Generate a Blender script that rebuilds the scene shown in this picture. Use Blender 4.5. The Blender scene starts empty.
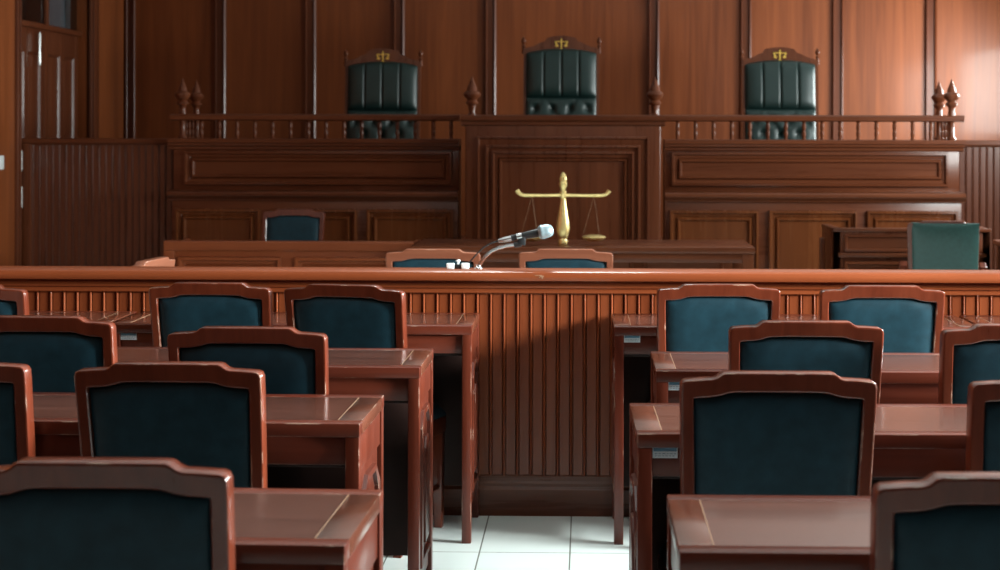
import bpy, bmesh, math, random
from mathutils import Vector, Matrix
random.seed(7)
R = math.radians
sc = bpy.context.scene
col = sc.collection

# ------------------------------------------------------------------ materials
def new_mat(name):
    m = bpy.data.materials.new(name); m.use_nodes = True
    nt = m.node_tree
    return m, nt, nt.nodes['Principled BSDF']

def wood(name, dark, light, axis='z', rough=.28, scale=1.0, coat=.35, wear=0.0, spec=.28, crough=.12):
    """varnished timber, grain drawn out along one axis of the object"""
    m, nt, p = new_mat(name)
    N, L = nt.nodes.new, nt.links.new
    tc = N('ShaderNodeTexCoord')
    oi = N('ShaderNodeObjectInfo')
    off = N('ShaderNodeVectorMath'); off.operation = 'ADD'
    cr = N('ShaderNodeCombineXYZ')
    mul = N('ShaderNodeMath'); mul.operation = 'MULTIPLY'; mul.inputs[1].default_value = 37.0
    L(oi.outputs['Random'], mul.inputs[0])
    for i in range(3): L(mul.outputs[0], cr.inputs[i])
    L(tc.outputs['Object'], off.inputs[0]); L(cr.outputs[0], off.inputs[1])
    mp = N('ShaderNodeMapping')
    long_, wide = 1.3 * scale, 30.0 * scale
    mp.inputs['Scale'].default_value = {'x': (long_, wide, wide), 'y': (wide, long_, wide), 'z': (wide, wide, long_)}[axis]
    L(off.outputs[0], mp.inputs['Vector'])
    n1 = N('ShaderNodeTexNoise'); n1.inputs['Scale'].default_value = 1.0; n1.inputs['Detail'].default_value = 6; n1.inputs['Roughness'].default_value = .6
    n1.inputs['Distortion'].default_value = .6
    L(mp.outputs[0], n1.inputs['Vector'])
    n2 = N('ShaderNodeTexNoise'); n2.inputs['Scale'].default_value = .16; n2.inputs['Detail'].default_value = 3
    L(mp.outputs[0], n2.inputs['Vector'])
    mx = N('ShaderNodeMath'); mx.operation = 'MULTIPLY_ADD'; mx.inputs[1].default_value = .55
    L(n1.outputs['Fac'], mx.inputs[0])
    m2 = N('ShaderNodeMath'); m2.operation = 'MULTIPLY'; m2.inputs[1].default_value = .45
    L(n2.outputs['Fac'], m2.inputs[0]); L(m2.outputs[0], mx.inputs[2])
    rp = N('ShaderNodeValToRGB')
    rp.color_ramp.elements[0].position = .34; rp.color_ramp.elements[0].color = (*dark, 1)
    rp.color_ramp.elements[1].position = .66; rp.color_ramp.elements[1].color = (*light, 1)
    L(mx.outputs[0], rp.inputs['Fac'])
    out = rp.outputs['Color']
    if wear:
        # pale rubbed wood on the sharpest edges and a few knocks
        ge = N('ShaderNodeNewGeometry')
        bv = N('ShaderNodeBevel'); bv.samples = 4; bv.inputs['Radius'].default_value = .004
        dt = N('ShaderNodeVectorMath'); dt.operation = 'DOT_PRODUCT'
        L(bv.outputs[0], dt.inputs[0]); L(ge.outputs['Normal'], dt.inputs[1])
        n3 = N('ShaderNodeTexNoise'); n3.inputs['Scale'].default_value = 14; n3.inputs['Detail'].default_value = 3
        L(off.outputs[0], n3.inputs['Vector'])
        a = N('ShaderNodeMapRange'); a.inputs['From Min'].default_value = .985; a.inputs['From Max'].default_value = .93
        L(dt.outputs['Value'], a.inputs['Value'])
        b = N('ShaderNodeMapRange'); b.inputs['From Min'].default_value = .56; b.inputs['From Max'].default_value = .66
        L(n3.outputs['Fac'], b.inputs['Value'])
        c = N('ShaderNodeMath'); c.operation = 'MULTIPLY'; L(a.outputs[0], c.inputs[0]); L(b.outputs[0], c.inputs[1])
        d = N('ShaderNodeMath'); d.operation = 'MULTIPLY'; d.inputs[1].default_value = wear; L(c.outputs[0], d.inputs[0])
        mm = N('ShaderNodeMix'); mm.data_type = 'RGBA'; L(d.outputs[0], mm.inputs[0])
        L(out, mm.inputs[6]); mm.inputs[7].default_value = (.62, .47, .36, 1)
        out = mm.outputs[2]
    L(out, p.inputs['Base Color'])
    rr = N('ShaderNodeMapRange'); rr.inputs['To Min'].default_value = rough - .05; rr.inputs['To Max'].default_value = rough + .1
    L(n1.outputs['Fac'], rr.inputs['Value']); L(rr.outputs[0], p.inputs['Roughness'])
    p.inputs['Coat Weight'].default_value = coat; p.inputs['Coat Roughness'].default_value = crough
    p.inputs['Specular IOR Level'].default_value = spec
    bu = N('ShaderNodeBump'); bu.inputs['Strength'].default_value = .05; bu.inputs['Distance'].default_value = .002
    L(n1.outputs['Fac'], bu.inputs['Height']); L(bu.outputs[0], p.inputs['Normal'])
    return m

def plain(name, c, rough=.4, metal=0.0, coat=0.0, sheen=0.0, noise=0.0, nscale=30):
    m, nt, p = new_mat(name)
    p.inputs['Base Color'].default_value = (*c, 1); p.inputs['Roughness'].default_value = rough
    p.inputs['Metallic'].default_value = metal; p.inputs['Coat Weight'].default_value = coat
    if sheen:
        p.inputs['Specular IOR Level'].default_value = .2
        p.inputs['Sheen Weight'].default_value = sheen; p.inputs['Sheen Roughness'].default_value = .4
        p.inputs['Sheen Tint'].default_value = (.35, .75, 1, 1)
    if noise:
        N, L = nt.nodes.new, nt.links.new
        tc = N('ShaderNodeTexCoord'); n = N('ShaderNodeTexNoise'); n.inputs['Scale'].default_value = nscale; n.inputs['Detail'].default_value = 5
        L(tc.outputs['Object'], n.inputs['Vector'])
        rp = N('ShaderNodeValToRGB')
        rp.color_ramp.elements[0].position = .3; rp.color_ramp.elements[0].color = (*[v * (1 - noise) for v in c], 1)
        rp.color_ramp.elements[1].position = .7; rp.color_ramp.elements[1].color = (*[min(1, v * (1 + noise)) for v in c], 1)
        L(n.outputs['Fac'], rp.inputs['Fac']); L(rp.outputs['Color'], p.inputs['Base Color'])
        bu = N('ShaderNodeBump'); bu.inputs['Strength'].default_value = .12; bu.inputs['Distance'].default_value = .002
        L(n.outputs['Fac'], bu.inputs['Height']); L(bu.outputs[0], p.inputs['Normal'])
    return m

M = {}
M['wall_v'] = wood('wall_panel_wood', (0.1148, 0.0272, 0.0068), (0.2295, 0.0595, 0.0153), 'z', .42, .55, .12)
M['wall_trim'] = wood('wall_batten_wood', (0.0765, 0.0198, 0.0081), (0.126, 0.0342, 0.0126), 'z', .3, .6, .2)
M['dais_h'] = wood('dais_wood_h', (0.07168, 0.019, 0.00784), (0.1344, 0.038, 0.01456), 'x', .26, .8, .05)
M['dais_v'] = wood('dais_wood_v', (0.07168, 0.019, 0.00784), (0.1344, 0.038, 0.01456), 'z', .26, .8, .05)
M['dais_panel'] = wood('dais_panel_wood', (0.0882, 0.02392, 0.00768), (0.1512, 0.04416, 0.01344), 'z', .24, .6, .15)
M['bar_h'] = wood('bar_wood_h', (0.1428, 0.0306, 0.00952), (0.2312, 0.0544, 0.017), 'x', .3, .8, .2)
M['bar_v'] = wood('bar_wood_v', (0.1178, 0.0248, 0.00806), (0.2046, 0.04712, 0.01488), 'z', .26, .8, .38, 0, .18, .26)
M['dais_boards'] = wood('partition_boards_wood', (.060, .015, .006), (.115, .030, .011), 'z', .26, .8, .9, 0, .4, .25)
M['desk_h'] = wood('desk_wood_h', (0.05904, 0.00984, 0.004428), (0.1033, 0.01968, 0.008856), 'x', .3, .9, .2, .7)
M['desk_v'] = wood('desk_wood_v', (0.0624, 0.0104, 0.00468), (0.1092, 0.0208, 0.00936), 'z', .3, .9, .2, .7)
M['desk_top'] = wood('desk_top_wood', (0.0621, 0.02174, 0.01449), (0.1139, 0.0414, 0.02795), 'x', .2, .9, .3, 0, .5)
M['desk_side'] = wood('desk_top_border_wood', (0.07366, 0.02182, 0.012), (0.12, 0.0371, 0.02073), 'y', .2, .9, .3, .6, .5)
M['inner'] = wood('desk_shade_board', (.022, .008, .006), (.035, .013, .009), 'x', .5, .8, 0)  # near-black: the shade under the desks is put into this colour
M['clerk_h'] = wood('clerk_desk_wood', (.12, .028, .010), (.20, .052, .018), 'x', .3, .8, .2)
M['inlay'] = plain('pale_inlay', (.30, .18, .11), .35)
M['chair'] = wood('chair_wood', (0.08295, 0.01355, 0.005248), (0.1455, 0.02884, 0.01168), 'z', .28, 1.2, .65, .9)
M['chair_light'] = wood('clerk_chair_wood', (0.1485, 0.04675, 0.02475), (0.22, 0.077, 0.04125), 'x', .3, 1.0, .3, .6)
M['velvet'] = plain('teal_upholstery', (.0075, .030, .043), .5, sheen=.12, noise=.22, nscale=26)
M['leather_green'] = plain('green_leather', (.006, .022, .020), .40, coat=.0, noise=.15, nscale=60)
M['leather_teal'] = plain('teal_leather', (.022, .074, .068), .38, coat=.05, noise=.12, nscale=50)
M['gold'] = plain('gold_metal', (.80, .62, .27), .38, .9, noise=.12, nscale=40)
M['gold_paint'] = plain('gilt_paint', (.85, .58, .12), .35, .6)
M['chrome'] = plain('chrome', (.75, .78, .8), .2, 1.0)
M['black'] = plain('black_plastic', (.012, .013, .014), .4)
M['steel_mesh'] = plain('steel_mesh', (.30, .40, .44), .42, .7, noise=.35, nscale=400)
M['white_plastic'] = plain('white_plastic', (.74, .78, .78), .4)
M['hinge'] = plain('polished_hinge', (.8, .84, .82), .3, .5)
M['paper'] = plain('label_paper', (.62, .72, .76), .5)
M['label_blue'] = plain('label_blue', (.10, .25, .36), .5)
M['label_ink'] = plain('label_ink', (.2, .3, .36), .5)
M['plaster'] = plain('white_plaster', (.5, .5, .49), .7, noise=.04, nscale=8)
M['frame_white'] = plain('window_frame_paint', (.7, .7, .68), .4)
M['backroom'] = plain('corridor_plaster', (.40, .52, .50), .7)
M['curtain'] = plain('ochre_curtain', (.22, .15, .07), .8)

def glass():
    m, nt, p = new_mat('window_glass')
    p.inputs['Base Color'].default_value = (.9, .96, .95, 1); p.inputs['Roughness'].default_value = .02
    p.inputs['Transmission Weight'].default_value = 1.0; p.inputs['IOR'].default_value = 1.45
    return m
M['glass'] = glass()

def tiles():
    m, nt, p = new_mat('floor_tile')
    N, L = nt.nodes.new, nt.links.new
    tc = N('ShaderNodeTexCoord'); mp = N('ShaderNodeMapping')
    mp.inputs['Location'].default_value = (.363 + 20 * .309, -5.29 + 40 * .618, 0)
    L(tc.outputs['Object'], mp.inputs['Vector'])
    br = N('ShaderNodeTexBrick'); br.offset = 0; br.squash = 1
    br.inputs['Scale'].default_value = 1.0
    br.inputs['Brick Width'].default_value = .309; br.inputs['Row Height'].default_value = .618
    br.inputs['Mortar Size'].default_value = .0028; br.inputs['Mortar Smooth'].default_value = .2
    br.inputs['Color1'].default_value = (.70, .785, .765, 1); br.inputs['Color2'].default_value = (.715, .80, .78, 1)
    br.inputs['Mortar'].default_value = (.20, .21, .19, 1)
    L(mp.outputs[0], br.inputs['Vector'])
    L(br.outputs['Color'], p.inputs['Base Color'])
    p.inputs['Roughness'].default_value = .22
    bu = N('ShaderNodeBump'); bu.invert = True; bu.inputs['Strength'].default_value = .4; bu.inputs['Distance'].default_value = .002
    L(br.outputs['Fac'], bu.inputs['Height']); L(bu.outputs[0], p.inputs['Normal'])
    return m
M['tile'] = tiles()

# ------------------------------------------------------------------ mesh builder
class B:
    def __init__(s): s.bm = bmesh.new()
    def _merge(s, b):
        me = bpy.data.meshes.new('tmp'); b.to_mesh(me); b.free(); s.bm.from_mesh(me); bpy.data.meshes.remove(me)
    def box(s, x0, x1, y0, y1, z0, z1, bev=0.0, seg=2, rot=None):
        b = bmesh.new(); bmesh.ops.create_cube(b, size=1)
        for v in b.verts:
            v.co = Vector(((v.co.x + .5) * (x1 - x0) + x0, (v.co.y + .5) * (y1 - y0) + y0, (v.co.z + .5) * (z1 - z0) + z0))
        if bev: bmesh.ops.bevel(b, geom=b.edges[:], offset=bev, segments=seg, affect='EDGES', profile=.5)
        if rot is not None: bmesh.ops.transform(b, matrix=rot, verts=b.verts)
        s._merge(b); return s
    def prism(s, pts, plane, a0, a1, bev=0.0, seg=2, rot=None):
        """closed outline in a plane ('xz', 'yz', 'xy'), pushed from a0 to a1 along the third axis"""
        b = bmesh.new()
        mk = {'xz': lambda p, a: (p[0], a, p[1]), 'yz': lambda p, a: (a, p[0], p[1]), 'xy': lambda p, a: (p[0], p[1], a)}[plane]
        lo = [b.verts.new(mk(p, a0)) for p in pts]; hi = [b.verts.new(mk(p, a1)) for p in pts]
        n = len(pts)
        f0 = b.faces.new(lo); f1 = b.faces.new(hi[::-1])
        for i in range(n): b.faces.new((lo[i], hi[i], hi[(i + 1) % n], lo[(i + 1) % n]))
        bmesh.ops.recalc_face_normals(b, faces=b.faces[:])
        if bev:
            ed = list({e for f in (f0, f1) for e in f.edges})
            bmesh.ops.bevel(b, geom=ed, offset=bev, segments=seg, affect='EDGES', profile=.5)
        if rot is not None: bmesh.ops.transform(b, matrix=rot, verts=b.verts)
        s._merge(b); return s
    def lathe(s, prof, c=(0, 0, 0), seg=16, mat=None):
        b = bmesh.new(); rings = []
        for r, z in prof:
            if r < 1e-5: rings.append([b.verts.new((0, 0, z))])
            else: rings.append([b.verts.new((r * math.cos(2 * math.pi * k / seg), r * math.sin(2 * math.pi * k / seg), z)) for k in range(seg)])
        for A, C in zip(rings, rings[1:]):
            for k in range(seg):
                k2 = (k + 1) % seg
                if len(A) == 1 and len(C) > 1: b.faces.new((A[0], C[k], C[k2]))
                elif len(C) == 1 and len(A) > 1: b.faces.new((A[k], A[k2], C[0]))
                elif len(A) > 1: b.faces.new((A[k], A[k2], C[k2], C[k]))
        for rg in (rings[0], rings[-1]):
            if len(rg) > 2: b.faces.new(rg)
        bmesh.ops.recalc_face_normals(b, faces=b.faces[:])
        bmesh.ops.transform(b, matrix=(Matrix.Translation(c) if mat is None else mat), verts=b.verts)
        s._merge(b); return s
    def tube(s, path, r, seg=10):
        path = [Vector(p) for p in path]; b = bmesh.new(); rings = []
        rad = r if isinstance(r, (list, tuple)) else [r] * len(path)
        up = Vector((0, 0, 1)); nrm = None
        for i, p in enumerate(path):
            t = (path[min(i + 1, len(path) - 1)] - path[max(i - 1, 0)]).normalized()
            if nrm is None:
                nrm = t.cross(up if abs(t.z) < .9 else Vector((1, 0, 0))).normalized()
            nrm = (nrm - t * nrm.dot(t)).normalized(); bi = t.cross(nrm)
            rings.append([b.verts.new(p + (nrm * math.cos(2 * math.pi * k / seg) + bi * math.sin(2 * math.pi * k / seg)) * rad[i]) for k in range(seg)])
        for A, C in zip(rings, rings[1:]):
            for k in range(seg): b.faces.new((A[k], A[(k + 1) % seg], C[(k + 1) % seg], C[k]))
        b.faces.new(rings[0]); b.faces.new(rings[-1])
        bmesh.ops.recalc_face_normals(b, faces=b.faces[:])
        s._merge(b); return s
    def panel(s, x0, x1, z0, z1, y, prof, back=None):
        """mitred raised panel facing -y: prof = [(inset, height towards -y), ...]; the last ring is closed"""
        b = bmesh.new(); rings = []
        if back is not None: prof = [(prof[0][0], -back)] + list(prof)
        for i, h in prof:
            rings.append([b.verts.new(p) for p in ((x0 + i, y - h, z0 + i), (x1 - i, y - h, z0 + i), (x1 - i, y - h, z1 - i), (x0 + i, y - h, z1 - i))])
        for A, C in zip(rings, rings[1:]):
            for k in range(4): b.faces.new((A[k], A[(k + 1) % 4], C[(k + 1) % 4], C[k]))
        b.faces.new(rings[-1])
        if back is not None: b.faces.new(rings[0][::-1])
        s._merge(b); return s
    def sweep_x(s, prof, x0, x1):
        """moulding: closed (y, z) outline run along x"""
        return s.prism(prof, 'yz', x0, x1)
    def boards(s, x0, x1, z0, z1, y, pitch=.05, depth=.02):
        """tongue and groove boarding facing -y with a round bead at every joint"""
        b = bmesh.new(); pr = []
        n = max(1, round((x1 - x0) / pitch)); w = (x1 - x0) / n
        for k in range(n):
            a = x0 + k * w
            pr += [(a + .002, y), (a + w - .0145, y), (a + w - .0125, y + .006)]
            for q in range(7):
                t = math.pi * q / 6
                pr.append((a + w - .007 - .0054 * math.cos(t), y + .003 - .0078 * math.sin(t)))
            pr += [(a + w - .0012, y + .007), (a + w - .0004, y + .007)]
        pr.append((x1, y))
        pr += [(x1, y + depth), (x0, y + depth)]
        lo = [b.verts.new((p[0], p[1], z0)) for p in pr]; hi = [b.verts.new((p[0], p[1], z1)) for p in pr]
        for i in range(len(pr)):
            j = (i + 1) % len(pr); b.faces.new((lo[i], lo[j], hi[j], hi[i]))
        b.faces.new(lo[::-1]); b.faces.new(hi)
        bmesh.ops.recalc_face_normals(b, faces=b.faces[:])
        s._merge(b); return s
    def build(s, name, mat, parent=None, sharp=32, loc=None, smooth=True):
        me = bpy.data.meshes.new(name); s.bm.normal_update(); s.bm.to_mesh(me); s.bm.free()
        me.materials.append(M[mat] if isinstance(mat, str) else mat)
        if smooth:
            me.polygons.foreach_set('use_smooth', [True] * len(me.polygons)); me.set_sharp_from_angle(angle=R(sharp))
        o = bpy.data.objects.new(name, me); col.objects.link(o)
        if parent is not None: o.parent = parent
        if loc: o.location = loc
        return o

def tag(o, label=None, cat=None, group=None, kind=None):
    if label: o['label'] = label
    if cat: o['category'] = cat
    if group: o['group'] = group
    if kind: o['kind'] = kind
    return o
def thing(name, label, cat, loc=(0, 0, 0), rz=0, group=None):
    o = bpy.data.objects.new(name, None); col.objects.link(o); o.empty_display_size = .1
    o.location = loc; o.rotation_euler = (0, 0, R(rz)); return tag(o, label, cat, group)
def struct(o): o['kind'] = 'structure'; return o
KIDS = {}
def copy_tree(o, parent=None):
    c = o.copy(); col.objects.link(c)
    if parent is not None: c.parent = parent
    for ch in [x for x in bpy.data.objects if x.parent == o]: copy_tree(ch, c)
    return c

# ------------------------------------------------------------------ the room
XL, XR, YB, YF, H = -4.2, 3.95, 14.0, -2.6, 3.5
struct(B().box(XL - 1.7, XR + .2, YF - .2, 20, -.1, 0).build('floor', 'tile'))
struct(B().box(XL - 1.7, XR + .2, YF - .2, 20, H, H + .1).build('ceiling', 'plaster'))
# back wall of tall timber panels with raised battens
wb = struct(B().box(XL - .2, XR + .2, YB, YB + .12, 0, H).build('wall_back', 'wall_v'))
def batten(x):
    # cover strip with a hollow bead on each edge
    b = B()
    b.prism([(x - .05, YB), (x - .05, YB - .028), (x - .046, YB - .034), (x - .038, YB - .034), (x - .034, YB - .022), (x + .022, YB - .022), (x + .026, YB - .036),
             (x + .034, YB - .040), (x + .042, YB - .036), (x + .05, YB - .024), (x + .05, YB)], 'xy', 0, H)
    return b
for i, x in enumerate((-3.321, -2.5, -1.696, -.866, .606, 1.433, 2.259, 3.091)):
    tag(batten(x).build('trim_%d' % (i + 1), 'wall_trim'), kind='structure')
b = B()
for xx in (XL + .022, XL + .09): b.lathe([(.013, 0), (.013, H)], (xx, YB - .028, 0), 12)
b.box(XL, XL + .10, YB - .022, YB, 0, H, .003)
tag(b.build('trim_9', 'wall_trim'), kind='structure')
# left wall: timber panelled, with a door opening between y 11.35 and 12.85
DY0, DY1, DZ = 11.37, 12.98, 2.95
b = B()
b.box(XL - .16, XL, YF, DY0, 0, H); b.box(XL - .16, XL, DY1, YB, 0, H); b.box(XL - .16, XL, DY0, DY1, DZ, H)
struct(b.build('wall_left', 'wall_v'))
b = B()
for y0, y1 in ((DY0 - .08, DY0), (DY1, DY1 + .2)):
    b.box(XL - .02, XL + .022, y0, y1, 0, DZ + .1, .006); b.box(XL - .02, XL + .036, y0 + .03, y1 - .03, 0, DZ + .1, .006)
b.box(XL - .02, XL + .022, DY0, DY1, DZ, DZ + .1, .006)
tag(b.build('trim_10', 'wall_trim'), kind='structure')
# the double door, its transom bar and the light above
dr = thing('door_1', None, None, (XL - .13, (DY0 + DY1) / 2, 0)); dr['kind'] = 'structure'
XD = .0
hw = (DY1 - DY0) / 2
def leaf(y0, y1):
    # door leaf facing +x, stiles and rails round recessed fielded panels; built facing -y then turned
    b = B(); w = y1 - y0
    b.box(0, w, .02, .045, 0.01, 2.255)
    st, mid = .085, w / 2
    for xa, xb in ((0, st), (mid - .035, mid + .035), (w - st, w)): b.box(xa, xb, 0, .03, .01, 2.255, .004)
    for za, zb in ((.01, .2), (.86, 1.0), (1.30, 1.38), (2.06, 2.255)): b.box(.01, w - .01, .0012, .03, za, zb, .003)
    for xa, xb in ((st, mid - .035), (mid + .035, w - st)):
        for za, zb in ((.2, .86), (1.0, 1.30), (1.38, 2.06)):
            b.panel(xa, xb, za, zb, .02, [(0, .016), (.012, .006), (.02, .0), (.045, .012)])
    return b
for k, (y0, y1) in enumerate(((-hw, 0), (0, hw))):
    o = leaf(0, hw - .003).build('door_leaf', 'wall_trim', dr); o.location = (.04, y0, 0); o.rotation_euler = (0, 0, R(90))
B().lathe([(.0, -.13), (.008, -.128), (.012, -.1), (.009, 0), (.012, .1), (.008, .128), (0, .13)], (.07, -.2, 2.09), 10).build('door_bolt', 'hinge', dr)
B().box(.0, .075, -hw, hw, 2.245, 2.29, .01).build('transom_bar', 'wall_trim', dr)
B().box(.02, .026, -hw, hw, 2.29, DZ - .01).build('transom_glass', 'glass', dr)
B().box(.012, .05, .02, .07, 2.24, DZ - .005, .006).build('transom_mullion', 'wall_trim', dr)
# a glimpse of the passage behind the transom
struct(B().box(XL - 1.6, XL - 1.5, DY0 - 1.5, 20, 0, H).build('wall_passage', 'backroom'))
b = B(); n = 26; pts = []
for k in range(n + 1): pts.append((XL - .36 + .025 * math.sin(k * 1.5), DY0 - .2 + .62 * k / n))
pts += [(p[0] - .006, p[1]) for p in pts[::-1]]
b.prism(pts, 'xy', 1.9, 3.1)
struct(B().box(XL - .16, XL, YB, 20, 0, H).build('wall_passage_right', 'wall_trim'))
struct(B().box(XL - 1.5, XL - 1.3, 15.6, 16.2, 0, H).build('trim_12', 'wall_trim'))
struct(B().box(XL - 1.6, XL - .16, DY0 - 1.5, DY0 - 1.4, 0, H).build('wall_passage_near', 'backroom'))
tag(b.build('curtain', 'curtain'), 'ochre curtain hanging behind the glass above the double door', 'curtain')

# right wall with tall windows out of frame, and the wall behind the visitors
WIN = [(-1.2, .5), (3.3, 5.3), (8.5, 10.4), (11.7, 13.4)]
WZ0, WZ1 = 1.45, 2.25
b = B(); ys = [YF] + [v for w in WIN for v in w] + [YB]
for a, c in zip(ys[0::2], ys[1::2]): b.box(XR, XR + .2, a, c, 0, H)
for a, c in WIN: b.box(XR, XR + .2, a, c, 0, WZ0); b.box(XR, XR + .2, a, c, WZ1, H)
struct(b.build('wall_right', 'wall_v'))
for k, (a, c) in enumerate(WIN):
    w = thing('window_%d' % (k + 1), None, None, (XR + .12, (a + c) / 2, WZ0)); w['kind'] = 'structure'
    hw2 = (c - a) / 2; fb = B()
    for y0, y1, z0, z1 in ((-hw2, -hw2 + .06, 0, WZ1 - WZ0), (hw2 - .06, hw2, 0, WZ1 - WZ0), (-.03, .03, 0, WZ1 - WZ0), (-hw2 + .03, hw2 - .03, 0, .06), (-hw2 + .03, hw2 - .03, WZ1 - WZ0 - .06, WZ1 - WZ0)):
        fb.box(-.03, .03, y0, y1, z0, z1, .004)
    fb.build('window_frame', 'frame_white', w)
    B().box(-.003, .003, -hw2 + .05, hw2 - .05, .05, WZ1 - WZ0 - .05).build('window_pane', 'glass', w)
struct(B().box(XL - .2, XR + .2, YF - .2, YF, 0, H).build('wall_rear', 'wall_v'))

# ------------------------------------------------------------------ judges' dais
struct(B().box(-3.0, 2.69, 11.5, YB, 0, .515).build('floor_platform', 'dais_h'))
NEST = [(0, .0), (.004, .014), (.018, .016), (.026, .004), (.04, .004), (.046, .0), (.058, .012), (.066, .012), (.076, .002), (.095, .002)]
NEST = [(i * 1.05, h * 1.7) for i, h in NEST]
def wing(x0, x1, name, label, side, breaks):
    t = thing(name, label, 'judges bench', ((x0 + x1) / 2, 11.3, 0))
    ox = (x0 + x1) / 2; a, c = x0 - ox, x1 - ox
    b = B(); b.box(a + (.03 if side < 0 else 0), c - (.02 if side > 0 else 0), -.07, .19, 0, .95, .003); b.box(a + .02 * (side < 0), c - .02 * (side > 0), 0, .19, .94, 1.35, .003)
    b.box(a + .02, c - .015, -.085, .1, 0, .12, .006)
    b.build('carcass', 'dais_h', t)
    # upper long panel, nested frames
    B().panel(a + (.10 if side < 0 else .05), c - (.05 if side < 0 else .10), 1.055, 1.305, .0005, NEST, .01).build('upper_panel', 'dais_h', t)
    for p0, p1 in breaks:
        B().panel(p0 - ox, p1 - ox, .17, .885, -.0695, NEST, .01).build('lower_panel', 'dais_panel', t)
    # half-round ledge and cornice
    led = [(.0, .945), (-.085, .945), (-.088, .955), (-.10, .965), (-.118, .972), (-.128, .985), (-.128, 1.0), (-.118, 1.012), (-.10, 1.016), (.0, 1.02)]
    B().sweep_x(led, a + (.005 if side < 0 else 0), c + (.0 if side > 0 else 0)).build('ledge', 'dais_h', t)
    cor = [(.0, 1.31), (-.012, 1.318), (-.014, 1.335), (-.034, 1.345), (-.036, 1.36), (-.05, 1.366), (-.05, 1.39), (-.044, 1.396), (.19, 1.396), (.19, 1.31)]
    B().sweep_x(cor, a - (.01 if side < 0 else 0), c + (.01 if side > 0 else 0)).build('cornice', 'dais_h', t)
    # balustrade on top with a short return at the outer end
    rail = [(.025, 1.527), (.013, 1.534), (.013, 1.564), (.025, 1.574), (.075, 1.576), (.087, 1.566), (.087, 1.534), (.075, 1.527)]
    e = a + .075 if side < 0 else c - .065
    rb = B().sweep_x(rail, a - .01 if side < 0 else a, c if side < 0 else c + .02)
    rb.box(e - .03, e + .03, .06, .50, 1.531, 1.569, .006)
    rb.build('handrail', 'dais_h', t)
    def bal(x, y, r=1.2):
        return B().lathe([(.011 * r, 1.394), (.013 * r, 1.402), (.009 * r, 1.41), (.0125 * r, 1.43), (.0125 * r, 1.45), (.0085 * r, 1.463), (.0125 * r, 1.476), (.0125 * r, 1.50), (.009 * r, 1.517), (.013 * r, 1.523), (.011 * r, 1.535)], (x, y, 0), 10)
    n = 15
    xs = [-2.965 + .13 + .1315 * k for k in range(15)] if side < 0 else [.664 + .1315 * k for k in range(15)]
    for x in xs: bal(x - ox, .05).build('baluster', 'dais_v', t)
    for k in range(3): bal(e, .05 + .095 * (k + 1), 1.1).build('baluster', 'dais_v', t)
    for y in (.05, .45):
        POST(e, y, 1.394).build('finial_post', 'dais_v', t)
        if y > .2: B().box(e - .035, e + .035, y - .035, y + .035, .51, 1.396, .004).build('post_base', 'dais_v', t)
    return t
def POST(x, y, z0):
    return B().lathe([(r * 1.15, z) for r, z in [(.026, z0), (.028, z0 + .01), (.018, z0 + .03), (.018, 1.53), (.024, 1.545), (.024, 1.568), (.020, 1.60), (.019, 1.625), (.026, 1.64), (.036, 1.648), (.038, 1.658), (.03, 1.668), (.026, 1.676), (.032, 1.684), (.046, 1.70), (.050, 1.716),
                      (.044, 1.732), (.030, 1.742), (.027, 1.752), (.026, 1.765), (.019, 1.785), (.013, 1.80), (.010, 1.812), (.005, 1.83), (0, 1.842)]], (x, y, 0), 16)
wing(-3.05, -.93, 'judges_bench', 'dark panelled bench wing with railing on top, on the dim side by the double door', -1, ((-2.995, -2.37), (-2.30, -1.665), (-1.60, -.96)))
wing(.565, 2.72, 'judges_bench', 'panelled bench wing with railing on top, on the bright side behind the teal armchair', 1, ((.60, 1.245), (1.315, 1.955), (2.02, 2.675)))
t = thing('judges_podium', 'tall central podium of nested timber panels behind the gold scales', 'podium', (-.17, 11.1, 0))
b = B(); b.box(-.70, .70, 0, .40, 0, 1.535, .010, 4); b.box(-.715, .715, -.015, .3, 0, .12, .006); b.build('carcass', 'dais_v', t)
BIG = [(0, 0), (.002, .012), (.012, .014), (.02, .004), (.06, .004), (.064, .016), (.076, .018), (.084, .006), (.105, .006), (.108, .018), (.120, .020), (.128, .008), (.150, .008), (.154, .0), (.162, .012), (.172, .012), (.18, .0), (.2, .0)]
BIG = [(i, h * 1.6) for i, h in BIG]
B().panel(-.615, .615, .17, 1.415, .0005, BIG, .01).build('front_panel', 'dais_v', t)
cap = [(.0, 1.49), (-.014, 1.498), (-.016, 1.516), (-.034, 1.528), (-.045, 1.534), (-.045, 1.562), (-.036, 1.57), (.41, 1.57), (.42, 1.56), (.42, 1.49)]
B().sweep_x(cap, -.73, .73).build('cap', 'dais_h', t)
FIN = [(.0, 1.568), (.034, 1.569), (.034, 1.576), (.024, 1.582), (.022, 1.60), (.030, 1.645), (.044, 1.652), (.047, 1.662), (.038, 1.672), (.033, 1.682), (.040, 1.69), (.058, 1.706), (.064, 1.722), (.056, 1.738), (.040, 1.748), (.037, 1.758), (.036, 1.77), (.027, 1.79), (.022, 1.80), (.016, 1.818), (.007, 1.842), (0, 1.856)]
for x in (-.668, .667): B().lathe(FIN, (x, .22, 0), 18).build('finial', 'dais_v', t)
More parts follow.
